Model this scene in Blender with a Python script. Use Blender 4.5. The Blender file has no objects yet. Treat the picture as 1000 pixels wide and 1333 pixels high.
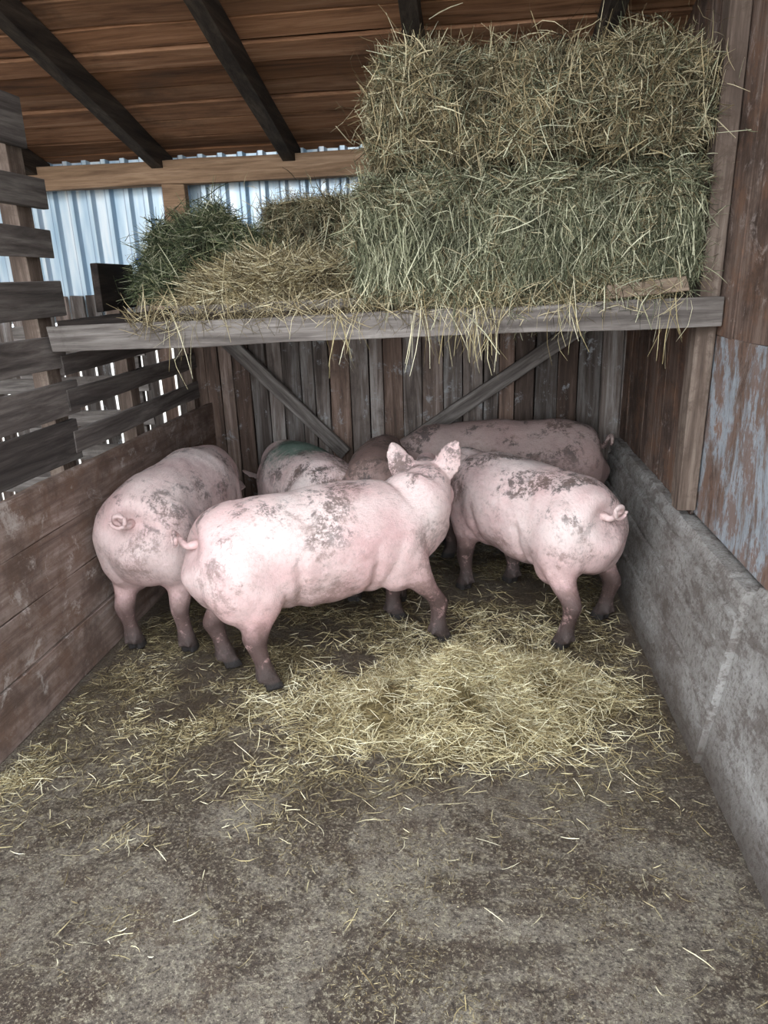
import bpy, bmesh, math, random
import numpy as np
from mathutils import Matrix, Vector, noise as mnoise
random.seed(7); rng=np.random.default_rng(11)
scene=bpy.context.scene
COL=bpy.context.collection
def S(r,g,b,a=1.0):
    f=lambda c:(c/255/12.92) if c/255<=.04045 else ((c/255+.055)/1.055)**2.4
    return (f(r),f(g),f(b),a)

# ------------------------------------------------------------ materials
class NT:
    def __init__(s,name):
        s.m=bpy.data.materials.new(name); s.m.use_nodes=True; s.t=s.m.node_tree
        s.b=s.t.nodes['Principled BSDF']; s.out=s.t.nodes['Material Output']
    def n(s,ty,**k):
        nd=s.t.nodes.new(ty)
        for a,v in k.items(): setattr(nd,a,v)
        return nd
    def l(s,a,b): s.t.links.new(a,b)
    def put(s,sock,v):
        if hasattr(v,'is_output'): s.l(v,sock)
        else: sock.default_value=v
    def obj(s): return s.n('ShaderNodeTexCoord').outputs['Object']
    def mapping(s,vec,scale=(1,1,1),loc=(0,0,0)):
        m=s.n('ShaderNodeMapping'); s.l(vec,m.inputs['Vector'])
        m.inputs['Scale'].default_value=scale; m.inputs['Location'].default_value=loc; return m.outputs[0]
    def noise(s,vec,scale=5,detail=6,rough=.6,dist=0):
        n=s.n('ShaderNodeTexNoise'); s.l(vec,n.inputs['Vector'])
        n.inputs['Scale'].default_value=scale;n.inputs['Detail'].default_value=detail
        n.inputs['Roughness'].default_value=rough;n.inputs['Distortion'].default_value=dist
        return n.outputs['Fac']
    def ramp(s,fac,stops,interp='LINEAR'):
        r=s.n('ShaderNodeValToRGB'); r.color_ramp.interpolation=interp; e=r.color_ramp.elements
        while len(e)<len(stops): e.new(.5)
        for i,(p,c) in enumerate(stops):
            e[i].position=p; e[i].color=c if len(c)==4 else (*c,1)
        s.put(r.inputs['Fac'],fac); return r.outputs['Color']
    def mask(s,fac,lo,hi,a=0.,b=1.):
        if lo>hi: lo,hi,a,b=hi,lo,b,a
        m=s.n('ShaderNodeMapRange',interpolation_type='SMOOTHSTEP'); s.put(m.inputs['Value'],fac)
        m.inputs['From Min'].default_value=lo;m.inputs['From Max'].default_value=hi
        m.inputs['To Min'].default_value=a;m.inputs['To Max'].default_value=b
        return m.outputs[0]
    def math(s,op,a,b=0.):
        m=s.n('ShaderNodeMath',operation=op); s.put(m.inputs[0],a); s.put(m.inputs[1],b); return m.outputs[0]
    def mix(s,f,a,b,mode='MIX'):
        m=s.n('ShaderNodeMix',data_type='RGBA',blend_type=mode)
        s.put(m.inputs['Factor'],f); s.put(m.inputs[6],a); s.put(m.inputs[7],b); return m.outputs[2]
    def sep(s,v):
        x=s.n('ShaderNodeSeparateXYZ'); s.l(v,x.inputs[0]); return x.outputs
    def bump(s,h,st=.3,d=.01):
        b=s.n('ShaderNodeBump'); s.l(h,b.inputs['Height']); b.inputs['Strength'].default_value=st
        b.inputs['Distance'].default_value=d; s.l(b.outputs[0],s.b.inputs['Normal']); return b
    def fin(s,color,rough=.8,spec=.3):
        s.put(s.b.inputs['Base Color'],color); s.put(s.b.inputs['Roughness'],rough)
        s.b.inputs['Specular IOR Level'].default_value=spec; return s.m

def wood(name,axis,dark,mid,light,grime=None,gscale=1.6,glo=.45,ghi=.7,var=.35,pale=None,alt=None,fine=.4,blot=None,bst=.5):
    k=NT(name); o=k.obj(); geo=k.n('ShaderNodeNewGeometry'); ri=geo.outputs['Random Per Island']
    off=k.n('ShaderNodeVectorMath',operation='SCALE'); off.inputs[0].default_value=(13.1,7.7,9.3)
    k.l(ri,off.inputs['Scale'])
    ad=k.n('ShaderNodeVectorMath',operation='ADD'); k.l(o,ad.inputs[0]); k.l(off.outputs[0],ad.inputs[1])
    sc=[20,20,20]; sc['XYZ'.index(axis)]=1.6
    g=k.noise(k.mapping(ad.outputs[0],sc),1.0,8,.65,.6)
    sc2=[90,90,90]; sc2['XYZ'.index(axis)]=5
    g2=k.noise(k.mapping(ad.outputs[0],sc2),1.0,4,.7)
    big=k.noise(ad.outputs[0],gscale,5,.6)
    c=k.ramp(g,[(.28,dark),(.48,mid),(.70,light)])
    if alt is not None:
        ra=k.math('FRACT',k.math('MULTIPLY',ri,7.31))
        c=k.mix(k.mask(ra,.45,.9,0,.7),c,k.ramp(g,[(.3,dark),(.6,alt)]))
    c=k.mix(k.mask(g2,.42,.7,.0,fine),c,dark)
    v=k.mask(ri,0,1,1-var,1+var*.6)
    cc=k.n('ShaderNodeCombineColor')
    for i in range(3): k.l(v,cc.inputs[i])
    c=k.mix(1.0,c,cc.outputs[0],'MULTIPLY')
    if blot is not None:
        nb=k.noise(o,7,9,.78,.3); c=k.mix(k.mask(nb,.46,.60,0,.75),c,blot)
    if grime is not None:
        n2=k.noise(o,gscale*2.3,8,.72)
        c=k.mix(k.mask(n2,glo,ghi,0,.85),c,grime)
    c=k.mix(k.mask(big,.55,.78,0,.4),c,dark)
    if pale is not None:
        n3=k.noise(k.mapping(o,(1.3,1,1)),gscale*4.1,8,.78,.4)
        c=k.mix(k.mask(n3,.56,.66,0,.6),c,pale)
    h=k.math('ADD',g,k.math('MULTIPLY',g2,.5))
    k.bump(h,bst,.006)
    return k.fin(c,.85,.2)

def hay_mat(name,stops,rough=.8):
    k=NT(name); geo=k.n('ShaderNodeNewGeometry')
    c=k.ramp(geo.outputs['Random Per Island'],stops)
    o=k.obj(); n=k.noise(o,6,4,.6)
    c=k.mix(k.mask(n,.45,.72,0,.5),c,stops[0][1])
    return k.fin(c,rough,.25)

M={}
M['ceil']=wood('ceiling_boards','X',S(86,60,46),S(150,108,80),S(184,142,112),S(96,74,60),.9,.5,.75,.4,alt=S(170,116,78),fine=.25)
M['rafter']=wood('rafter_wood','Y',S(38,33,30),S(66,57,50),S(92,80,70),None)
M['backz']=wood('weathered_boards','Z',S(66,58,54),S(126,114,107),S(180,174,170),S(82,70,64),1.5,.5,.75,.5,S(188,190,192),alt=S(132,99,80))
M['lefty']=wood('dirty_planks','Y',S(88,73,66),S(138,117,107),S(172,156,147),S(90,74,66),1.6,.44,.68,.15,S(192,182,175),fine=.2,blot=S(114,90,76))
M['slaty']=wood('grey_slats','Y',S(56,51,49),S(98,90,86),S(138,130,124),None,1.5,.5,.7,.35)
M['greyx']=wood('grey_beam','X',S(60,54,51),S(112,104,99),S(158,150,144),S(64,56,51),1.3,.52,.75,.2)
M['brownx']=wood('brown_beam','X',S(100,76,60),S(150,120,94),S(184,152,124),None,1.3,.5,.7,.15)
M['blockx']=wood('block_wood','X',S(84,70,60),S(132,114,98),S(164,146,128),None,1.3,.5,.7,.15)
M['postz']=wood('post_wood','Z',S(64,54,48),S(110,94,84),S(146,131,119),None,1.3,.5,.7,.2,blot=S(88,74,65))
M['dark']=wood('dark_boards','X',S(26,22,20),S(50,42,38),S(72,62,56),None)
M['rightz']=wood('stained_panel','Z',S(58,46,41),S(108,88,78),S(142,123,112),S(62,50,44),1.6,.44,.66,.2,S(176,161,154),fine=.45,blot=S(124,93,75),bst=.9)

k=NT('worn_blue_paint'); o=k.obj(); n=k.noise(k.mapping(o,(1,1.6,.5)),3.4,9,.78,.6); n2=k.noise(k.mapping(o,(30,30,3)),1,6,.75); n3=k.noise(k.mapping(o,(1,1,.5)),11,9,.8)
c=k.ramp(n,[(.40,S(92,74,65)),(.47,S(130,115,108)),(.51,S(146,151,157)),(.57,S(164,170,177)),(.62,S(140,112,97))])
c=k.mix(k.mask(n3,.48,.55,0,.8),c,S(122,95,81))
c=k.mix(k.mask(n2,.5,.68,0,.55),c,S(80,68,62)); k.bump(n2,.6,.006); M['paint']=k.fin(c,.8)
k=NT('rough_concrete'); o=k.obj(); n=k.noise(o,3,8,.7); n2=k.noise(o,55,6,.78); n3=k.noise(k.mapping(o,(1,.6,1.6)),8,9,.78)
c=k.ramp(n,[(.3,S(126,118,112)),(.5,S(162,156,151)),(.7,S(188,184,180))])
c=k.mix(k.mask(n2,.48,.62,0,.6),c,S(100,90,84))
c=k.mix(k.mask(n3,.50,.60,0,.65),c,S(102,90,83))
c=k.mix(k.mask(n3,.36,.44,.5,0),c,S(202,199,196))
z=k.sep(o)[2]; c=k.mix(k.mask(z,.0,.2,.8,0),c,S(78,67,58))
k.bump(k.math('ADD',n2,k.math('MULTIPLY',n3,.5)),1.0,.012); M['conc']=k.fin(c,.9)
k=NT('dirty_floor'); o=k.obj(); n=k.noise(o,1.3,8,.7,.3); n2=k.noise(o,7,9,.8,.3); n3=k.noise(o,110,5,.78); n4=k.noise(o,1.7,9,.74,.8); n5=k.noise(o,38,6,.78)
c=k.ramp(n,[(.3,S(106,94,82)),(.48,S(130,119,106)),(.6,S(148,138,124)),(.75,S(116,102,88))])
c=k.mix(k.mask(n2,.50,.57,0,.7),c,S(90,71,56))
c=k.mix(k.mask(n4,.48,.54,0,.82),c,S(74,59,48))
c=k.mix(k.mask(n5,.53,.60,0,.5),c,S(172,161,138))
c=k.mix(k.mask(n5,.38,.46,.7,0),c,S(66,54,45))
c=k.mix(k.mask(n3,.55,.61,0,.75),c,S(196,186,162))
c=k.mix(k.mask(n3,.38,.46,.85,0),c,S(52,44,38))
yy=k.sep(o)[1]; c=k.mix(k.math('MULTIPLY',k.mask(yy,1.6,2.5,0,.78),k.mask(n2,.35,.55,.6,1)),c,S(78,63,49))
k.bump(k.math('ADD',k.math('MULTIPLY',n2,1.0),k.math('ADD',k.math('MULTIPLY',n3,.6),k.math('MULTIPLY',n5,.7))),1.0,.018)
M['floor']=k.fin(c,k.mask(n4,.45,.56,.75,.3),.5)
k=NT('galvanised_sheet'); o=k.obj(); n=k.noise(k.mapping(o,(6,3,.6)),1.6,4,.6); ox=k.sep(o)[0]
c=k.ramp(n,[(.35,S(178,204,222)),(.5,S(216,232,242)),(.62,S(244,250,253))])
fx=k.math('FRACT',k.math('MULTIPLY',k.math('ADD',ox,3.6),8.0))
rib_shade=k.math('MULTIPLY',k.mask(fx,.28,.36),k.mask(fx,.50,.42)); rib_shade2=k.math('MULTIPLY',k.mask(fx,.66,.70),k.mask(fx,.84,.78))  # rib-edge shade painted into the sheet's base colour as repeating blue stripes
c=k.mix(k.math('MULTIPLY',rib_shade,.85),c,S(60,96,132)); c=k.mix(k.math('MULTIPLY',rib_shade2,.5),c,S(110,144,176))
k.b.inputs['Metallic'].default_value=.2; M['metal']=k.fin(c,.3,.6)
M['blue']=NT('blue_tarp').fin(S(40,90,170),.6)
M['straw']=hay_mat('floor_straw',[(0,S(112,95,66)),(.3,S(168,152,112)),(.65,S(208,195,154)),(1,S(244,236,206))])
M['strawdk']=hay_mat('trampled_straw',[(0,S(62,52,40)),(.4,S(106,92,67)),(.8,S(156,141,106)),(1,S(204,191,156))])
M['hayb']=hay_mat('hay_brown',[(0,S(50,43,33)),(.3,S(106,93,68)),(.65,S(162,145,110)),(1,S(220,208,174))])
M['hayg']=hay_mat('hay_green',[(0,S(44,47,35)),(.35,S(100,103,79)),(.7,S(154,153,124)),(1,S(214,210,180))])
M['haygd']=hay_mat('hay_dark_green',[(0,S(30,38,27)),(.4,S(70,80,55)),(.75,S(106,114,80)),(1,S(164,160,124))])
k=NT('hay_core'); o=k.obj(); n=k.noise(o,40,6,.8); c=k.ramp(n,[(.3,S(20,18,14)),(.6,S(54,49,36))]); k.bump(n,1,.02); M['core']=k.fin(c,.9)
k=NT('bedding_core'); o=k.obj(); n=k.noise(k.mapping(o,(1,3,1)),30,6,.8); c=k.ramp(n,[(.35,S(70,57,38)),(.6,S(150,133,92))]); k.bump(n,1,.02); M['bedcore']=k.fin(c,.9)
k=NT('yard_ground'); M['earth']=k.fin(S(165,160,150),.9)

# ------------------------------------------------------------ helpers
def mkobj(name,mesh,mats=(),parent=None):
    ob=bpy.data.objects.new(name,mesh); COL.objects.link(ob)
    for m in mats: mesh.materials.append(m)
    if parent: ob.parent=parent
    return ob
def empty(name,loc=(0,0,0)):
    e=bpy.data.objects.new(name,None); e.location=loc; COL.objects.link(e); return e
def bm_obj(name,bm,mats,parent=None,smooth=False,bevel=0):
    me=bpy.data.meshes.new(name); bmesh.ops.recalc_face_normals(bm,faces=bm.faces); bm.to_mesh(me); bm.free()
    ob=mkobj(name,me,mats,parent)
    if smooth:
        for p in me.polygons: p.use_smooth=True
    if bevel:
        m=ob.modifiers.new('b','BEVEL'); m.width=bevel; m.segments=2; m.limit_method='ANGLE'; m.angle_limit=math.radians(50)
    return ob
def plank(bm,p0,p1,wdir,w,t,wob=.004,n=None):
    p0=Vector(p0);p1=Vector(p1);d=(p1-p0);L=d.length;d.normalize()
    wd=Vector(wdir);wd=(wd-d*wd.dot(d)).normalized();td=d.cross(wd)
    n=n or max(2,int(L/.3)); rings=[]
    for i in range(n+1):
        c=p0+d*(L*i/n)
        j=[random.uniform(-1,1)*wob for _ in range(4)]
        bow=td*random.uniform(-1,1)*wob*.6
        vs=[bm.verts.new(c+bow+wd*(sw*w/2+j[q])+td*(st*t/2)+d*(random.uniform(-1,1)*wob*1.5 if i in(0,n) else 0)) for q,(sw,st) in enumerate(((-1,-1),(1,-1),(1,1),(-1,1)))]
        rings.append(vs)
    for i in range(n):
        for q in range(4):
            bm.faces.new((rings[i][q],rings[i][(q+1)%4],rings[i+1][(q+1)%4],rings[i+1][q]))
    bm.faces.new(rings[0][::-1]); bm.faces.new(rings[-1])
def planks_obj(name,lst,mats,parent=None,bevel=.003):
    bm=bmesh.new()
    for a in lst: plank(bm,*a[:5],**(a[5] if len(a)>5 else {}))
    return bm_obj(name,bm,mats,parent,bevel=bevel)
def beam_obj(name,p0,p1,wdir,w,t,mat,parent=None,wob=.005):
    p0=Vector(p0);p1=Vector(p1);d=(p1-p0);L=d.length;d.normalize()
    wd=Vector(wdir);wd=(wd-d*wd.dot(d)).normalized();td=d.cross(wd)
    bm=bmesh.new(); plank(bm,(-L/2,0,0),(L/2,0,0),(0,1,0),w,t,wob)
    ob=bm_obj(name,bm,[mat],parent,bevel=.004)
    m=Matrix((d,wd,td)).transposed().to_4x4(); m.translation=(p0+p1)/2; ob.matrix_world=m
    return ob

def strands(name,C,D,Ln,W,mat,droop=.0,bend=.3,parent=None,seg=3,floor=None,xlim=None):
    N=len(C); C=np.asarray(C,float);D=np.asarray(D,float); D/=np.linalg.norm(D,axis=1)[:,None]+1e-9
    r=rng.normal(size=(N,3)); B=np.cross(D,r); B/=np.linalg.norm(B,axis=1)[:,None]+1e-9
    Wd=np.cross(D,B)
    bn=rng.normal(0,bend,N)[:,None]
    V=np.zeros((N,seg+1,2,3))
    for i in range(seg+1):
        t=i/seg-.5
        P=C+D*(Ln[:,None]*t)+B*(bn*Ln[:,None]*(t*t*2))
        P[:,2]-=droop*Ln*(i/seg)**2
        w=W*(1 if 0<i<seg else .5)
        V[:,i,0]=P-Wd*w[:,None]/2; V[:,i,1]=P+Wd*w[:,None]/2
    if floor is not None: V[...,2]=np.maximum(V[...,2],floor)
    if xlim is not None: V[...,0]=np.clip(V[...,0],*xlim)
    V=V.reshape(-1,3)
    base=(np.arange(N)*(seg+1)*2)[:,None]
    F=np.concatenate([base+np.array([2*i,2*i+1,2*i+3,2*i+2]) for i in range(seg)],axis=1).reshape(-1)
    me=bpy.data.meshes.new(name); nf=N*seg
    me.vertices.add(len(V)); me.vertices.foreach_set('co',V.ravel())
    me.loops.add(nf*4); me.loops.foreach_set('vertex_index',F.astype(np.int32))
    me.polygons.add(nf); me.polygons.foreach_set('loop_start',(np.arange(nf)*4).astype(np.int32))
    try: me.polygons.foreach_set('loop_total',np.full(nf,4,dtype=np.int32))
    except Exception: pass
    me.update(calc_edges=True); me.validate()
    return mkobj(name,me,[mat],parent)

# ------------------------------------------------------------ camera
f_px,pitch,yaw,roll=920,.32,.131,-.033
cd=bpy.data.cameras.new('camera'); cam=bpy.data.objects.new('camera',cd); COL.objects.link(cam)
cd.sensor_fit='HORIZONTAL'; cd.sensor_width=36; cd.lens=f_px*36/1000; cd.clip_start=.05
m=(Matrix.Rotation(yaw,3,'Z')@Matrix.Rotation(math.pi/2-pitch,3,'X')@Matrix.Rotation(roll,3,'Z')).to_4x4()
m.translation=(0,0,1.6); cam.matrix_world=m; scene.camera=cam

# ------------------------------------------------------------ floor
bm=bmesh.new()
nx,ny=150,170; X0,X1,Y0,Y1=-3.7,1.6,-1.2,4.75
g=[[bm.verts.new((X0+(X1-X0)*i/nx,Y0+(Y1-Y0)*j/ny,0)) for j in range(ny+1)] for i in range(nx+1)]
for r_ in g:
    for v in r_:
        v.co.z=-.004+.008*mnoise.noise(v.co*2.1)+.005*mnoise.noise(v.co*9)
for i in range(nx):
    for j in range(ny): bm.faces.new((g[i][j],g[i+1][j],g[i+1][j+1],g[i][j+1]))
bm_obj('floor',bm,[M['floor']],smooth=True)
bm=bmesh.new()
for x,y in ((-30,-30),(30,-30),(30,30),(-30,30)): bm.verts.new((x,y,-.06))
bm.faces.new(bm.verts); bm_obj('ground_outside',bm,[M['earth']])

# ------------------------------------------------------------ walls
lst=[];x=-1.78
while x<.9:
    w=random.uniform(.085,.14); lst.append(((x+w/2,4.36+random.uniform(-.01,.01),0),(x+w/2,4.36+random.uniform(-.012,.012),1.38),(1,0,0),w-.007,.025)); x+=w
planks_obj('wall_back',lst,[M['backz']])
planks_obj('wall_back_lining',[((-1.78,4.42,.7),(.92,4.42,.7),(0,0,1),1.36,.012)],[M['dark']])
lst=[];x=-3.6
while x<-1.8:
    w=random.uniform(.09,.13); lst.append(((x+w/2,4.50,0),(x+w/2,4.50,1.55),(1,0,0),w-.022,.022)); x+=w
planks_obj('wall_back_neighbour',lst,[M['backz']])
lst=[]
for i in range(16): lst.append(((-3.62,-.2,.08+i*.17),(-3.62,4.5,.08+i*.17),(0,0,1),.14,.02))
planks_obj('wall_far_left',lst,[M['slaty']])
prof=[];x=-3.6
while x<1.3:
    prof+= [(x,0),(x+.040,0),(x+.055,-.03),(x+.085,-.03),(x+.1,0)]; x+=.125
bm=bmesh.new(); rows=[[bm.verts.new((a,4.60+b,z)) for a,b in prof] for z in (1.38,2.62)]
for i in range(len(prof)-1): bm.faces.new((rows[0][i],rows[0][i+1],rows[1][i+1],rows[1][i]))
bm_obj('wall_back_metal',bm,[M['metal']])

# ------------------------------------------------------------ roof
sl=.262
def rz(y): return 2.33+(4.62-y)*sl
lst=[];y=4.66
dy=Vector((0,-1,sl)).normalized()
while y>1.3:
    w=random.uniform(.14,.2); yc=y-w/2*abs(dy.y); dz=random.uniform(-.009,.009)
    lst.append(((-3.7,yc,rz(yc)+.012+dz),(1.35,yc,rz(yc)+.012+dz+random.uniform(-.004,.004)),dy,w-.016,.022)); y-=w*abs(dy.y)
planks_obj('ceiling',lst,[M['ceil']])
beam_obj('roof_sheet',(-3.75,2.95,rz(2.95)+.05),(1.4,2.95,rz(2.95)+.05),dy,3.6,.02,M['dark'])
for xr in (-2.67,-1.87,-1.07,-.26,.54):
    y0,y1=4.58,1.3
    planks_obj('roof_rafter',[((xr,y0,rz(y0)-.062),(xr,y1,rz(y1)-.062),(1,0,0),.075,.12)],[M['rafter']])
beam_obj('wall_plate_beam',(-3.5,4.47,2.235),(.86,4.47,2.235),(0,0,1),.13,.09,M['brownx'])
planks_obj('stub_post',[((-1.79,4.46,1.5),(-1.79,4.46,2.17),(1,0,0),.14,.07)],[M['brownx']])

# ------------------------------------------------------------ left wall
lst=[]
zs=[0.0,.235,.46,.68,.885]
for i in range(4):
    lst.append(((-1.672+random.uniform(-.006,.006),.6,(zs[i]+zs[i+1])/2),(-1.675+random.uniform(-.008,.008),4.34,(zs[i]+zs[i+1])/2+random.uniform(-.006,.006)),(0,0,1),zs[i+1]-zs[i]-.005,.03,dict(wob=.005)))
planks_obj('wall_left',lst,[M['lefty']])
fence=empty('slatted_fence')
lst=[]
for z0,z1 in ((2.12,2.30),(1.91,2.02),(1.72,1.83),(1.49,1.63),(1.28,1.41),(1.08,1.22),(.885,1.06)):
    lst.append(((-1.74,1.2,(z0+z1)/2+random.uniform(-.015,.015)),(-1.74,2.90+random.uniform(-.04,.05),(z0+z1)/2),(0,0,1),z1-z0,.028))
planks_obj('slats',lst,[M['slaty']],fence)
planks_obj('upright_front',[((-1.79,2.82,0),(-1.79,2.82,2.3),(0,1,0),.10,.07)],[M['postz']],fence)
planks_obj('upright_mid',[((-1.77,3.48,0),(-1.77,3.48,1.66),(0,1,0),.09,.07)],[M['postz']],fence)
planks_obj('upright_back',[((-1.76,4.28,0),(-1.76,4.28,1.5),(0,1,0),.08,.06)],[M['postz']],fence)
planks_obj('rails',[((-1.73,2.84,1.29),(-1.73,4.3,1.31),(0,0,1),.08,.022),((-1.73,2.84,1.14),(-1.73,4.3,1.15),(0,0,1),.09,.022),
  ((-1.73,2.84,.96),(-1.73,4.3,.97),(0,0,1),.10,.022)],[M['slaty']],fence)
planks_obj('neighbour_fence',[((-3.5,3.9,z),(-1.85,3.9,z+.02),(0,0,1),.09,.022) for z in (.45,.65,.85,1.05,1.25)]+[((x,3.93,0),(x,3.93,1.4),(1,0,0),.09,.04) for x in (-3.3,-2.6,-1.95)],[M['greyx']])

# ------------------------------------------------------------ right wall
bm=bmesh.new()
def slab(bm,y0,y1,top,xb,xt,ribs=True):
    n=int((y1-y0)/.03); rows=[0,.05,.1,.15,.2,.208,.228,.236,.28,.33,.38,.388,.408,.416,.46,.5,.54,.548,.568,.576,top-.03,top]
    G=[]
    for j in range(n+1):
        y=y0+(y1-y0)*j/n; col=[]
        for z in rows:
            x=xb+(xt-xb)*z/top
            if ribs and z in(.208,.228,.388,.408,.548,.568): x+=.011
            if z==top: x+=.012
            x+=.003*mnoise.noise(Vector((y*5,z*5,1)))+.0025*mnoise.noise(Vector((y*25,z*25,1)))
            zz=z+(.010*mnoise.noise(Vector((y*7,3,1)))+.008*mnoise.noise(Vector((y*23,3,1))) if z>=top-.03 else 0)
            col.append(bm.verts.new((x,y,zz)))
        col.append(bm.verts.new((xt+.12,y,top))); col.append(bm.verts.new((xt+.12,y,0)))
        G.append(col)
    for j in range(n):
        for q in range(len(G[0])-1): bm.faces.new((G[j][q],G[j+1][q],G[j+1][q+1],G[j][q+1]))
    bm.faces.new(G[0]); bm.faces.new(G[-1][::-1])
slab(bm,2.12,4.34,.64,.755,.835)
slab(bm,.3,2.115,.66,.775,.87,False)
bm_obj('wall_right',bm,[M['conc']],smooth=False)
lst=[];y=2.86
while y<4.34:
    w=random.uniform(.14,.24); w=min(w,4.36-y+.02); lst.append(((.895+random.uniform(-.006,.004),y+w/2,.64),(.895,y+w/2,2.7),(0,1,0),w-.008,.02)); y+=w
y=.4
while y<2.82:
    w=random.uniform(.2,.34); lst.append(((.900+random.uniform(-.006,.004),y+w/2,1.36),(.900,y+w/2,3.1),(0,1,0),w-.008,.02)); y+=w
planks_obj('wall_right_boards',lst,[M['rightz']])
planks_obj('wall_right_painted',[((.900,.4,1.01),(.900,2.84,1.01),(0,0,1),.70,.02)],[M['paint']])
planks_obj('wall_right_backing',[((.935,.3,1.8),(.935,4.55,1.8),(0,0,1),2.9,.02)],[M['dark']])
planks_obj('wooden_post',[((.848,2.84,.68),(.848,2.84,2.74),(0,1,0),.085,.07)],[M['postz']])
planks_obj('wooden_post',[((.855,2.95,.68),(.855,2.93,1.38),(0,1,0),.05,.05)],[M['postz']])

# ------------------------------------------------------------ shelf
sh=empty('hay_shelf')
beam_obj('front_beam',(-1.70,2.765,1.405),(.875,2.765,1.449),(0,0,1),.10,.06,M['greyx'],sh)
beam_obj('rear_beam',(-1.70,4.28,1.40),(.86,4.28,1.44),(0,0,1),.10,.06,M['greyx'],sh)
lst=[]
for i in range(9):
    yy=2.86+i*.175; lst.append(((-1.68,yy,1.475-.01),(.80,yy,1.51-.01),(0,1,0),.155,.022))
planks_obj('deck_boards',lst,[M['dark']],sh)
beam_obj('shelf_edge_board',(-1.2,2.84,1.49),(-.45,2.84,1.50),(0,0,1),.05,.03,M['greyx'],sh)
beam_obj('low_divider',(-1.74,3.62,1.60),(-1.60,3.0,1.60),(0,0,1),.2,.03,M['dark'],sh)
beam_obj('blue_strip',(-1.74,3.72,1.715),(-1.4,3.7,1.72),(0,0,1),.03,.02,M['blue'],sh)
beam_obj('diagonal_brace',(-1.56,4.28,1.33),(-.80,4.30,.55),(1,0,1),.09,.03,M['greyx'])
beam_obj('diagonal_brace',(.70,4.28,1.36),(-.60,4.30,.48),(1,0,-1),.09,.03,M['greyx'])
beam_obj('wood_block',(.47,2.755,1.526),(.75,2.745,1.548),(0,0,1),.05,.05,M['blockx'])

# ------------------------------------------------------------ hay
def bale(name,x0,x1,y0,y1,z0,z1,mat,N,hang=0,seed=0,mat2=None,rnd=.18,ln=(.04,.19),lump=1.0):
    e=empty(name,((x0+x1)/2,(y0+y1)/2,z0))
    s=np.array([x1-x0,y1-y0,z1-z0]); c=np.array([0,0,(z1-z0)/2])
    def shape(p):
        q=p/(np.linalg.norm(p,axis=1)[:,None]+1e-9)*.62
        r=p*(1-rnd)+q*rnd
        out=r*s
        L=np.array([mnoise.noise(Vector((a[0]*5+seed,a[1]*5,a[2]*6)))*.06+mnoise.noise(Vector((a[0]*14+seed,a[1]*14,a[2]*14)))*.035 for a in out])*lump
        nrm=p/(np.linalg.norm(p,axis=1)[:,None]+1e-9)
        return out+nrm*L[:,None]+c
    bm=bmesh.new(); bmesh.ops.create_cube(bm,size=1); bmesh.ops.subdivide_edges(bm,edges=bm.edges,cuts=16,use_grid_fill=True)
    P=shape(np.array([v.co for v in bm.verts])*.955)
    for v,p in zip(bm.verts,P): v.co=Vector(p)
    bm_obj('core',bm,[M['core']],e,smooth=True)
    sx,sy,sz=s
    areas=dict(f=sx*sz*1.7,l=sy*sz,r=sy*sz*.4,t=sx*sy,b=sx*sy*.3); tot=sum(areas.values())
    for tag,mt,frac in (('stalks',mat,.62),('leaf_stalks',mat2 or mat,.30),('loose_stalks',mat,.08)):
        Cs=[];Ds=[]
        for kf,a in areas.items():
            n=int(N*frac*a/tot); u=rng.uniform(-.5,.5,n);v=rng.uniform(-.5,.5,n); h=np.full(n,.5)
            if kf=='f': P=np.stack([u,-h,v],1)
            elif kf=='l': P=np.stack([-h,u,v],1)
            elif kf=='r': P=np.stack([h,u,v],1)
            elif kf=='t': P=np.stack([u,v,h],1)
            else: P=np.stack([u,v,-h],1)
            P=shape(P); nrm=P-c; nrm/=s; nrm/=np.linalg.norm(nrm,axis=1)[:,None]
            P+=nrm*(rng.exponential(.012 if tag!='loose_stalks' else .034,n)-.014)[:,None]
            d=rng.normal(size=(n,3)); ax={'f':1,'l':0,'r':0,'t':2,'b':2}[kf]; d[:,ax]*=.45 if tag!='loose_stalks' else .9
            if kf=='f':
                ed=np.clip((np.abs(v)-.36)/.1,0,1); d[:,2]*=1.2-1.0*ed
            Cs.append(P);Ds.append(d)
        C=np.concatenate(Cs);D=np.concatenate(Ds);n=len(C)
        ll=rng.uniform(*ln,n)*rng.uniform(.6,1.2,n)
        strands(tag,C,D,ll,rng.uniform(.0015,.004,n),mt,droop=.2,bend=.45,parent=e)
    if hang:
        C=np.stack([rng.uniform(-sx/2,sx/2,hang),-sy/2-rng.uniform(-.03,.05,hang),rng.uniform(.02,.28,hang)],1)
        C[:,2]-=.09*np.clip(np.array([mnoise.noise(Vector((a*6,3,seed))) for a in C[:,0]])*2,-.3,1.6)
        D=np.stack([rng.normal(0,.35,hang),rng.normal(-.1,.2,hang),-np.ones(hang)],1)
        strands('hanging_stalks',C,D,rng.uniform(.06,.25,hang)*rng.uniform(.6,1.1,hang),rng.uniform(.0015,.0038,hang),mat,bend=.3,parent=e)
    return e
bale('hay_bale',-.34,.79,2.79,3.30,2.025,2.32,M['hayb'],40000,300,1,M['hayg'],.36,lump=1.3)
bale('hay_bale',-.43,.79,2.79,3.32,1.51,1.925,M['hayg'],46000,5600,4,M['hayb'],.26,lump=1.15)
bale('hay_bale',-1.0,-.47,3.6,4.0,1.5,1.96,M['hayb'],13000,0,6,M['hayg'],.25)
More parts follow.
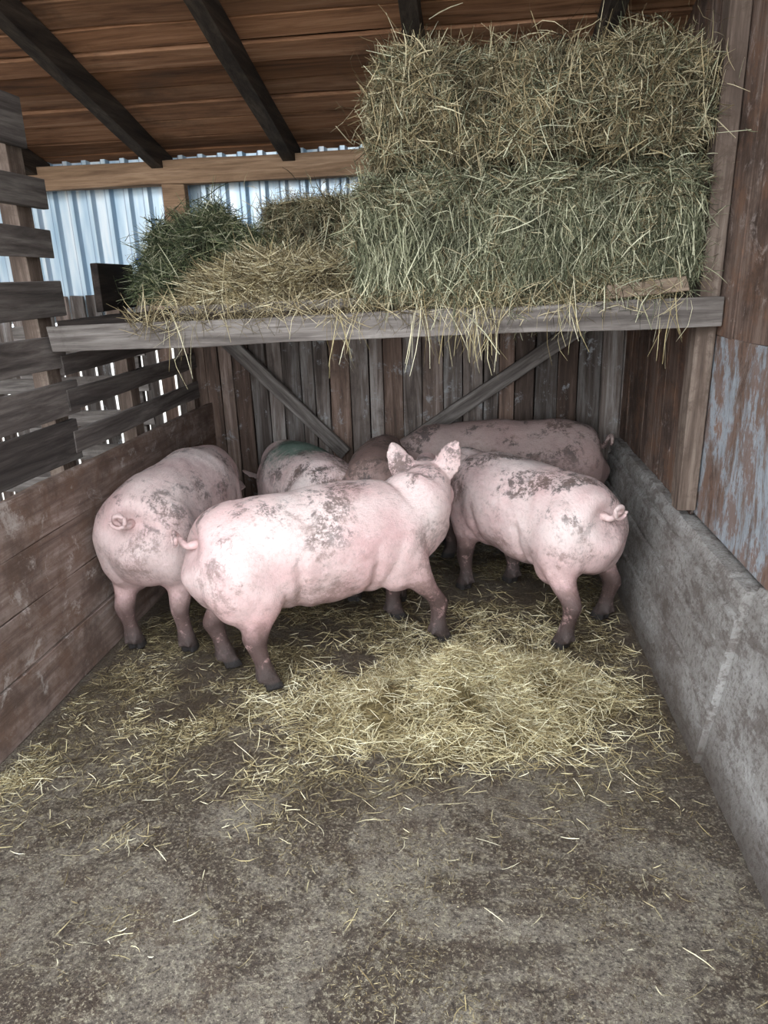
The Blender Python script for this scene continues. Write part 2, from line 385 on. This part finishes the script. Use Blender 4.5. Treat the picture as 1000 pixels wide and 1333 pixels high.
def pile(name,cx,cy,z,rx,ry,h,N,mat,mat2=None,dirb=(1,1,.5),ln=(.06,.2),rag=.28):
    e=empty(name,(cx,cy,z)); 
    def nz(a): a=Vector(a); return rag*mnoise.noise(a*2.3+Vector((cx*5,0,0)))+rag*.6*mnoise.noise(a*5.5+Vector((0,cx*5,0)))
    bm=bmesh.new(); bmesh.ops.create_icosphere(bm,subdivisions=4,radius=1)
    for v in bm.verts:
        nn=1+nz(v.co); v.co=Vector((v.co.x*rx*nn*.92,v.co.y*ry*nn*.92,max(0,v.co.z)*h*nn*.9))
    bm_obj('core',bm,[M['core']],e,smooth=True)
    for tag,mt,fr in (('stalks',mat,.7),('stalks_b',mat2 or mat,.3)):
        n=int(N*fr); th=rng.uniform(0,2*np.pi,n); ph=np.arccos(rng.uniform(0,1,n))
        d0=np.stack([np.cos(th)*np.sin(ph),np.sin(th)*np.sin(ph),np.cos(ph)],1)
        r=1+np.array([nz(a) for a in d0])+rng.exponential(.05,n)-.06
        C=d0*r[:,None]*np.array([rx,ry,h]); D=rng.normal(size=(n,3))*np.array(dirb)
        strands(tag,C,D,rng.uniform(*ln,n),rng.uniform(.0018,.004,n),mt,droop=.25,bend=.45,parent=e,floor=.0)
    return e
pile('green_hay_pile',-1.24,3.42,1.515,.33,.3,.38,15000,M['haygd'],M['hayg'])
pile('straw_pile',-.80,3.08,1.515,.40,.20,.18,15000,M['hayb'],M['straw'],(1.5,1,.3),(.08,.26),.2)
n=1700; C=np.stack([rng.uniform(-1.35,.72,n),rng.uniform(2.71,2.78,n),rng.uniform(1.44,1.55,n)],1)
C[:,2]+=(C[:,0]+.4)*.018
D=np.stack([rng.normal(0,.8,n),rng.normal(0,.15,n),-rng.uniform(.1,1,n)],1)
strands('straw_wisps',C,D,rng.uniform(.04,.17,n),rng.uniform(.0015,.003,n),M['hayb'],bend=.3,parent=sh)
cc_=np.array([-1.15,-.5,-.2,-.05,.02,.06,.35,.72])[rng.integers(0,8,150)]
C=np.stack([cc_+rng.normal(0,.035,150),rng.uniform(2.70,2.73,150),rng.uniform(1.33,1.5,150)],1)
D=np.stack([rng.normal(0,.25,150),rng.normal(0,.06,150),-np.ones(150)],1)
strands('dangling_straw',C,D,rng.uniform(.1,.28,150),rng.uniform(.0018,.003,150),M['straw'],bend=.25,parent=sh)

bed=empty('straw_bedding')
def mound_h(x,y):
    e1=np.exp(-(((x-.10)/.30)**2+((y-2.50)/.17)**2)); e2=np.exp(-(((x+.22)/.22)**2+((y-2.36)/.12)**2)); e3=np.exp(-(((x+.02)/.3)**2+((y-2.20)/.09)**2))
    return .15*e1+.09*e2+.05*e3
bm=bmesh.new(); gx,gy=70,44
gg=[[None]*(gy+1) for _ in range(gx+1)]
for i in range(gx+1):
    for j in range(gy+1):
        x=-.72+1.44*i/gx; y=2.0+.95*j/gy
        h=float(mound_h(x,y))*(1+.9*mnoise.noise(Vector((x*7,y*7,2)))+.4*mnoise.noise(Vector((x*18,y*18,2))))*.85-.016
        gg[i][j]=bm.verts.new((x,y,h))
for i in range(gx):
    for j in range(gy): bm.faces.new((gg[i][j],gg[i+1][j],gg[i+1][j+1],gg[i][j+1]))
bm_obj('mound_core',bm,[M['bedcore']],bed,smooth=True)
def fl(name,C2,zmin,zmax,ln,mat,tilt=.18,w=(.0014,.003)):
    n=len(C2); z=zmin+rng.uniform(.002,1,n)*zmax
    th=rng.uniform(0,2*np.pi,n)
    D=np.stack([np.cos(th),np.sin(th),rng.normal(0,tilt,n)],1)
    C=np.column_stack([C2,z])
    return strands(name,C,D,rng.uniform(*ln,n)*rng.uniform(.5,1,n),rng.uniform(*w,n),mat,bend=.4,floor=.003,xlim=(-1.64,.75),parent=bed)
def clump(cx,cy,sx,sy,n): return np.column_stack([rng.normal(cx,sx,n),rng.normal(cy,sy,n)])
inpen=lambda P:P[(P[:,0]>-1.62)&(P[:,0]<.72)&(P[:,1]<4.3)]
def patchy(P,s=3.2,lo=-.25,hi=.25,seed=0):
    v=np.array([mnoise.noise(Vector((a[0]*s+seed,a[1]*s,seed)))+.5*mnoise.noise(Vector((a[0]*s*2.6+seed,a[1]*s*2.6,seed))) for a in P])
    return P[rng.uniform(size=len(P))<np.clip((v-lo)/(hi-lo),.05,1)]
P=inpen(np.concatenate([clump(.05,2.47,.22,.13,17000),clump(.2,2.54,.16,.12,9000),clump(-.32,2.42,.24,.13,7000),clump(-.1,2.2,.3,.09,5500),clump(.05,2.9,.3,.2,5000)]))
P=patchy(P,5,-.4,.2,3)
mh=mound_h(P[:,0],P[:,1])*np.array([1+.9*mnoise.noise(Vector((a[0]*7,a[1]*7,2)))+.4*mnoise.noise(Vector((a[0]*18,a[1]*18,2))) for a in P])*.85
fl('fresh_straw_mound',P,np.maximum(mh-.012,0),.026+.25*mh.clip(0),(.03,.15),M['straw'],.35)
P=inpen(np.column_stack([rng.uniform(-1.62,.74,95000),rng.uniform(1.75,4.3,95000)]))
dens=np.clip((P[:,1]-1.7)/.7,0,1)*np.clip(1.4-np.abs(P[:,0]+.4)/1.3,.25,1); P=P[rng.uniform(size=len(P))<dens]; P=patchy(P,3,-.15,.4,9)
fl('trampled_straw',P,0,.012,(.02,.12),M['strawdk'],.08,(.0012,.0026))
P=inpen(np.concatenate([clump(-.9,2.3,.35,.2,3600),clump(-1.45,2.3,.12,.3,1600),clump(-1.54,1.80,.05,.09,900),clump(-.5,2.1,.5,.15,3000)])); P=patchy(P,4,-.2,.3,5)
P=np.concatenate([P,np.column_stack([rng.uniform(-1.6,.72,300),1.0+1.1*rng.uniform(0,1,300)**.6]),clump(-1.05,1.62,.06,.03,50),clump(-.62,1.72,.1,.04,40),clump(-.95,1.3,.07,.04,20),clump(-1.5,1.62,.06,.1,200)])
fl('scattered_straw',P,0,.008,(.02,.09),M['straw'],.08)
n=90000; P=np.column_stack([rng.uniform(-1.62,.73,n),.9+2.0*rng.uniform(0,1,n)**.7]); P=patchy(P,3,-.1,.5,12)
fl('straw_chaff',P,0,.004,(.003,.022),M['strawdk'],.1,(.0008,.0022))

# ------------------------------------------------------------ pigs
def pig_mat(name,green=None,dirt=.5,leg=.6,grey=0.,brown=0.,seed=0.):
    k=NT(name); o=k.obj(); x,y,z=k.sep(o); os=k.mapping(o,(1,1,1),(seed*3.1,seed*1.7,0))
    n1=k.noise(os,3.2,5,.6); n2=k.noise(os,4.2,9,.72,.5); n3=k.noise(os,75,5,.75); st=k.noise(k.mapping(os,(45,130,45)),1,5,.8); n4=k.noise(os,4.2,8,.72); n5=k.noise(os,18,8,.8)
    c=k.ramp(n1,[(.3,S(212,174,172)),(.5,S(226,200,196)),(.7,S(233,216,211))])
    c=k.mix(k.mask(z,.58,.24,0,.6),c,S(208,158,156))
    if grey: c=k.mix(k.mask(n4,.3,.65,grey*.4,grey),c,S(154,140,136))
    if brown: c=k.mix(brown,c,k.ramp(n4,[(.35,S(112,88,80)),(.55,S(150,122,114)),(.7,S(174,150,142))]))
    c=k.mix(k.mask(st,.46,.66,0,.25),c,S(148,122,116))
    fine=k.math('ADD',k.math('MULTIPLY',n3,.2),k.math('ADD',k.math('MULTIPLY',n5,.6),k.math('MULTIPLY',st,.2)))
    top=k.mask(z,.48,.68,0,1)
    d=k.math('MULTIPLY',k.mask(n2,.49,.56),top)
    d=k.math('MULTIPLY',d,k.mask(fine,.46,.52))
    c=k.mix(k.math('MULTIPLY',d,dirt*.9),c,S(72,66,64))
    sm=k.math('MULTIPLY',k.mask(n4,.50,.60),k.mask(fine,.44,.54,.05,1))
    c=k.mix(k.math('MULTIPLY',sm,dirt*.65),c,S(126,102,94))
    c=k.mix(k.math('MULTIPLY',k.mask(n5,.59,.66),dirt*.5),c,S(110,92,86))
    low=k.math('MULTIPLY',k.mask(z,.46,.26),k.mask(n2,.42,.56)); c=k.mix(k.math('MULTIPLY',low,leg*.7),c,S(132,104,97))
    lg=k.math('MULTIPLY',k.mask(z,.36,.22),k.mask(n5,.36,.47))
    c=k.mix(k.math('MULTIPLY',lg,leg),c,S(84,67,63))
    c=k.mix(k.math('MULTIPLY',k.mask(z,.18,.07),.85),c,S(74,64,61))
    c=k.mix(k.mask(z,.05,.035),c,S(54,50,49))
    if green:
        vm=k.n('ShaderNodeVectorMath',operation='DISTANCE'); k.l(o,vm.inputs[0]); vm.inputs[1].default_value=green
        gm=k.mask(k.math('ADD',vm.outputs['Value'],k.math('MULTIPLY',n5,.5)),.54,.36)
        c=k.mix(k.math('MULTIPLY',gm,.8),c,S(48,106,90))
    k.bump(k.math('ADD',k.math('MULTIPLY',st,.8),n3),.6,.006)
    k.b.inputs['Subsurface Weight'].default_value=.04
    k.b.inputs['Subsurface Radius'].default_value=(.02,.008,.006)
    return k.fin(c,.55,.35)

def loft(bm,pts,nr=22):
    rings=[]
    for i,(p,w,h) in enumerate(pts):
        a=pts[max(0,i-1)][0]; b=pts[min(len(pts)-1,i+1)][0]; t=(b-a).normalized()
        up=Vector((0,0,1)) if abs(t.z)<.8 else Vector((1,0,0))
        side=up.cross(t).normalized(); u=t.cross(side).normalized()
        rings.append([bm.verts.new(p+side*math.cos(q)*w+u*math.sin(q)*h) for q in [2*math.pi*j/nr for j in range(nr)]])
    for i in range(len(rings)-1):
        for j in range(nr): bm.faces.new((rings[i][j],rings[i][(j+1)%nr],rings[i+1][(j+1)%nr],rings[i+1][j]))
    bm.faces.new(rings[0][::-1]); bm.faces.new(rings[-1])
def loft_z(bm,pts,nr=16):
    rings=[[bm.verts.new(p+Vector((math.cos(q)*h,math.sin(q)*w,0))) for q in [2*math.pi*j/nr for j in range(nr)]] for p,w,h in pts]
    for i in range(len(rings)-1):
        for j in range(nr): bm.faces.new((rings[i][j],rings[i][(j+1)%nr],rings[i+1][(j+1)%nr],rings[i+1][j]))
    bm.faces.new(rings[0][::-1]); bm.faces.new(rings[-1])
def resample(pts,k=4):
    out=[];n=len(pts)
    A=[np.array([*p,w,h]) for p,w,h in pts]
    for i in range(n-1):
        p0=A[max(0,i-1)];p1=A[i];p2=A[i+1];p3=A[min(n-1,i+2)]
        for j in range(k):
            t=j/k; q=.5*((2*p1)+(-p0+p2)*t+(2*p0-5*p1+4*p2-p3)*t*t+(-p0+3*p1-3*p2+p3)*t**3)
            out.append((Vector(q[:3]),max(.004,q[3]),max(.004,q[4])))
    q=A[-1]; out.append((Vector(q[:3]),q[3],q[4])); return out
def ell(bm,c,r,rot=None):
    m=Matrix.Translation(c)@(rot.to_4x4() if rot else Matrix.Identity(4))@Matrix.Diagonal((*r,1))
    bmesh.ops.create_icosphere(bm,subdivisions=3,radius=1,matrix=m)

def pig(origin,heading,mat,scale=(1,1,1),feet=None,head_yaw=0,head_pitch=-15,neck_raise=0,tail_side=1,seed=0,neck_len=1,hscale=1):
    sx,sy,sz=scale; hd=math.radians(heading); fw=Vector((math.cos(hd),math.sin(hd),0)); lf=Vector((-fw.y,fw.x,0)); og=Vector((*origin,0))
    bm=bmesh.new(); V=lambda x,y,z:Vector((x*sx,y*sy,z*sz))
    nf=.045*neck_raise
    body=[(V(-.520,0,.54),.05*sy,.06*sz),(V(-.508,0,.535),.11*sy,.125*sz),(V(-.465,0,.53),.158*sy,.178*sz),(V(-.38,0,.522),.183*sy,.210*sz),(V(-.26,0,.522),.193*sy,.220*sz),
          (V(-.10,0,.515),.198*sy,.228*sz),(V(.08,0,.507),.202*sy,.236*sz),(V(.20,0,.508),.196*sy,.232*sz),(V(.30,0,.515),.182*sy,.220*sz),(V(.40,0,.535+nf*.3),.158*sy,.194*sz),(V(.46,0,.555+nf),.138*sy,.168*sz)]
    yw=math.radians(head_yaw); pt=math.radians(head_pitch)
    p=body[-1][0].copy(); s_=(sx+sy+sz)/3*hscale
    steps=[(.05*neck_len,.33,.13,.155),(.05*neck_len,.66,.122,.142),(.05*neck_len,1,.114,.130),(.055,1,.106,.120),(.06,1,.092,.104),(.05,1,.07,.082),(.05,1,.055,.062),(.045,1,.048,.052),(.03,1,.05,.05),(.006,1,.046,.046)]
    heads=[];
    for L,fr,w,h in steps:
        nr_=math.radians(26*neck_raise)
        pe=pt
        if fr<1: pe=pt*fr*.5+nr_
        d=Vector((math.cos(yw*fr)*math.cos(pe),math.sin(yw*fr)*math.cos(pe),math.sin(pe)))
        p=p+d*L*s_; heads.append((p.copy(),w*s_*.98,h*s_))
    loft(bm,resample(body+heads,3),26)
    hdv=Vector((math.cos(yw)*math.cos(pt),math.sin(yw)*math.cos(pt),math.sin(pt))); hs=Vector((-math.sin(yw),math.cos(yw),0)); hu=hdv.cross(hs).normalized()
    if hu.z<0: hu=-hu
    hb=heads[2][0]
    for sgn in (1,-1): ell(bm,hb+hs*sgn*.055*s_-hu*.05*s_+hdv*.03*s_,(.078*s_,.064*s_,.078*s_))
    ell(bm,hb+hdv*.045*s_+hu*.055*s_,(.07*s_,.085*s_,.05*s_))
    for sgn in (1,-1):
        b=hb+hdv*.015*s_+hs*sgn*.082*s_+hu*.080*s_
        tip=b+(hs*sgn*.070+hu*.135+hdv*.03)*s_
        ax=(tip-b).normalized(); nrm=(hdv*.9+hs*sgn*.45); nrm=(nrm-ax*nrm.dot(ax)).normalized(); wd=ax.cross(nrm).normalized()
        rows=[(-.2,.040),(0,.056),(.25,.064),(.5,.055),(.75,.037),(.92,.020),(1,.008)]
        prev=None;L=(tip-b).length*1.05
        for t,w in rows:
            c0=b+ax*L*t-nrm*.02*s_*t*t; ww=w*s_*1.15; th=.0100*s_
            cup=nrm*.02*s_*(1-t)
            vs=[bm.verts.new(q) for q in (c0-wd*ww+cup,c0-wd*ww*.5-nrm*th+cup*.2,c0-nrm*(th+.006*s_)*1.,c0+wd*ww*.5-nrm*th+cup*.2,c0+wd*ww+cup,c0+wd*ww*.5+nrm*th+cup*.2,c0+nrm*th*.6,c0-wd*ww*.5+nrm*th+cup*.2)]
            if prev:
                for j in range(8): bm.faces.new((prev[j],prev[(j+1)%8],vs[(j+1)%8],vs[j]))
            else: bm.faces.new(vs[::-1])
            prev=vs
        bm.faces.new(prev)
    ell(bm,V(-.02,0,.415),(.36*sx,.165*sy,.160*sz))
    ell(bm,V(.18,0,.41),(.2*sx,.152*sy,.145*sz))
    for sgn in (1,-1):
        ell(bm,V(-.345,sgn*.100,.475),(.165*sx,.110*sy,.205*sz),Matrix.Rotation(math.radians(-12),3,'Y'))
        ell(bm,V(-.32,sgn*.10,.37),(.115*sx,.088*sy,.12*sz),Matrix.Rotation(math.radians(-20),3,'Y'))
        ell(bm,V(.305,sgn*.106,.46),(.120*sx,.085*sy,.19*sz),Matrix.Rotation(math.radians(8),3,'Y'))
    base=[(-.40,.125),(-.40,-.125),(.34,.115),(.34,-.115)]
    fl_=[]
    for i in range(4):
        if feet and feet[i] is not None:
            w=Vector((*feet[i],0))-og; fl_.append((w.dot(fw),w.dot(lf)))
        else: fl_.append((base[i][0]*sx,base[i][1]*sy))
    for i,(fx,fy) in enumerate(fl_):
        sg=1 if i%2==0 else -1
        q=lambda t,top,z,dx=0,dy=0:Vector((top[0]+(fx-top[0])*t+dx,top[1]+(fy-top[1])*t+dy,z))
        if i<2:
            top=(-.33*sx,sg*.115*sy)
            L=[(q(0,top,.48*sz),.088*sy,.125*sx),(q(.2,top,.39*sz,.015),.084*sy,.112*sx),(q(.5,top,.32*sz,.005),.064*sy,.082*sx),(q(.8,top,.265*sz,-.018),.047*sy,.059*sx),(q(.96,top,.22*sz,-.036),.040*sy,.050*sx),
               (q(1,top,.175*sz,-.028),.033*sy,.038*sx),(q(1,top,.12*sz,-.012),.032*sy,.034*sx),(q(1,top,.075*sz,-.004),.039*sy,.041*sx),(q(1,top,.045*sz,.004),.037*sy,.042*sx)]
        else:
            top=(.32*sx,sg*.115*sy)
            L=[(q(0,top,.44*sz),.078*sy,.105*sx),(q(.2,top,.35*sz),.066*sy,.082*sx),(q(.5,top,.28*sz,.0),.052*sy,.061*sx),(q(.8,top,.225*sz,.006),.045*sy,.049*sx),(q(.95,top,.18*sz,.012),.041*sy,.044*sx),
               (q(1,top,.12*sz,.0),.032*sy,.034*sx),(q(1,top,.075*sz,0),.039*sy,.041*sx),(q(1,top,.045*sz,.006),.037*sy,.042*sx)]
        loft_z(bm,resample(L,3),16)
        for s2 in (1,-1):
            c0=Vector((fx+.016,fy+s2*.020,0))
            loft_z(bm,[(c0+Vector((-.004,0,.062)),.018,.031),(c0+Vector((.004,0,.03)),.0185,.039),(c0+Vector((.012,0,.003)),.019,.046)],12)
            ell(bm,Vector((fx-.038,fy+s2*.02,.062)),(.013,.011,.018))
    me=bpy.data.meshes.new('tmp'); bm.to_mesh(me); bm.free(); ob=mkobj('tmp',me)
    r=ob.modifiers.new('r','REMESH'); r.mode='VOXEL'; r.voxel_size=.009
    s=ob.modifiers.new('s','SMOOTH'); s.factor=.5; s.iterations=9
    dg=bpy.context.evaluated_depsgraph_get(); me2=bpy.data.meshes.new_from_object(ob.evaluated_get(dg))
    bpy.data.objects.remove(ob)
    n=len(me2.vertices); co=np.zeros(n*3); me2.vertices.foreach_get('co',co); co=co.reshape(-1,3); no=np.zeros(n*3); me2.vertices.foreach_get('normal',no); no=no.reshape(-1,3)
    amp=np.array([mnoise.noise(Vector(c)*7+Vector((seed,0,0)))*.009+mnoise.noise(Vector(c)*17+Vector((seed,5,0)))*.0035 for c in co])
    xx=co[:,0]/sx; zz=co[:,2]/sz
    cr=-.018*np.exp(-((xx-(-.155+.12*(.5-zz)))/.022)**2)*np.clip((.56-zz)/.1,0,1)*np.clip((zz-.24)/.08,0,1)
    cr+=-.014*np.exp(-((xx-(.17-.05*(.5-zz)))/.022)**2)*np.clip((.55-zz)/.12,0,1)*np.clip((zz-.24)/.08,0,1)
    amp=(amp+cr)*np.clip((co[:,2]-.1)/.2,0,1); co+=no*amp[:,None]; co[:,2]=np.maximum(co[:,2],.002); me2.vertices.foreach_set('co',co.ravel())
    bm=bmesh.new(); bm.from_mesh(me2)
    tp=[];tb=V(-.505,0,.60)
    for j in range(26):
        t=j/25; a=t*2*math.pi*1.25
        R_=.032*(1-.15*t)
        tp.append((tb+Vector((-.012-.04*min(1,t*3)-.006*t,tail_side*(R_*math.sin(a)+.02*t),.0+R_*(1-math.cos(a))*.95-.004+.012*t)),.0135*(1-.5*t),.0135*(1-.5*t)))
    tp.insert(0,(tb+Vector((.04,0,0)),.022,.022))
    loft(bm,tp,10)
    bmesh.ops.recalc_face_normals(bm,faces=bm.faces)
    nb=len(bm.faces)
    for sgn in (1,-1): ell(bm,hb+hdv*.10*s_+hs*sgn*.083*s_+hu*.05*s_,(.010,.010,.010))
    for sgn in (1,-1): ell(bm,heads[-1][0]+hs*sgn*.018+hdv*.002,(.007,.006,.009))
    bm.faces.ensure_lookup_table()
    for f in bm.faces[nb:]: f.material_index=1
    me3=bpy.data.meshes.new('pig'); bm.to_mesh(me3); bm.free()
    for p in me3.polygons: p.use_smooth=True
    ob=mkobj('pig',me3,[mat,M['eye']]); ob.location=og; ob.rotation_euler=(0,0,hd)
    return ob
M['eye']=NT('pig_eye').fin((.01,.008,.007,1),.2,.6)
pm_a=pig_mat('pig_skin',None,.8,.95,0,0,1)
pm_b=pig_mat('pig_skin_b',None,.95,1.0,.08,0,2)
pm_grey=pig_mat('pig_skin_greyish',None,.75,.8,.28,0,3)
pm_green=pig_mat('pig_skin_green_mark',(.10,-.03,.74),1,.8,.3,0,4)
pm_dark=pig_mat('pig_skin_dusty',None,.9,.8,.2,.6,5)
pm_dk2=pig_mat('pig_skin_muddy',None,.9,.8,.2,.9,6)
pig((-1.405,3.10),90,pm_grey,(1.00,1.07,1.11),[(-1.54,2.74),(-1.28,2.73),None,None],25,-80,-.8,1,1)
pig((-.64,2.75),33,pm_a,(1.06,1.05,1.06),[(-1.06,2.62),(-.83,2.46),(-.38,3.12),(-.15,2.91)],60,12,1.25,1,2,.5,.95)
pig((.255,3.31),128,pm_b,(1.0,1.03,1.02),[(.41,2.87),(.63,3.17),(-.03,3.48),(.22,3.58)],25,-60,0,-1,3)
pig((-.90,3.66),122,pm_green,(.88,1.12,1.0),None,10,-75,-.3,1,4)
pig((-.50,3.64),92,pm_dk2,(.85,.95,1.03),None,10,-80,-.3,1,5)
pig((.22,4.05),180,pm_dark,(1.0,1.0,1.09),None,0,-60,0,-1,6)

# ------------------------------------------------------------ light
w=bpy.data.worlds.new('World'); scene.world=w; w.use_nodes=True
bg=w.node_tree.nodes['Background']; bg.inputs['Color'].default_value=(.85,.93,1,1); bg.inputs['Strength'].default_value=4.7
sd=bpy.data.lights.new('sun','SUN'); sd.energy=1.6; sd.angle=math.radians(80); sd.color=(.98,.99,1)
so=bpy.data.objects.new('sun',sd); COL.objects.link(so); so.rotation_euler=(math.radians(62),0,math.radians(-8))
scene.view_settings.view_transform='Standard'
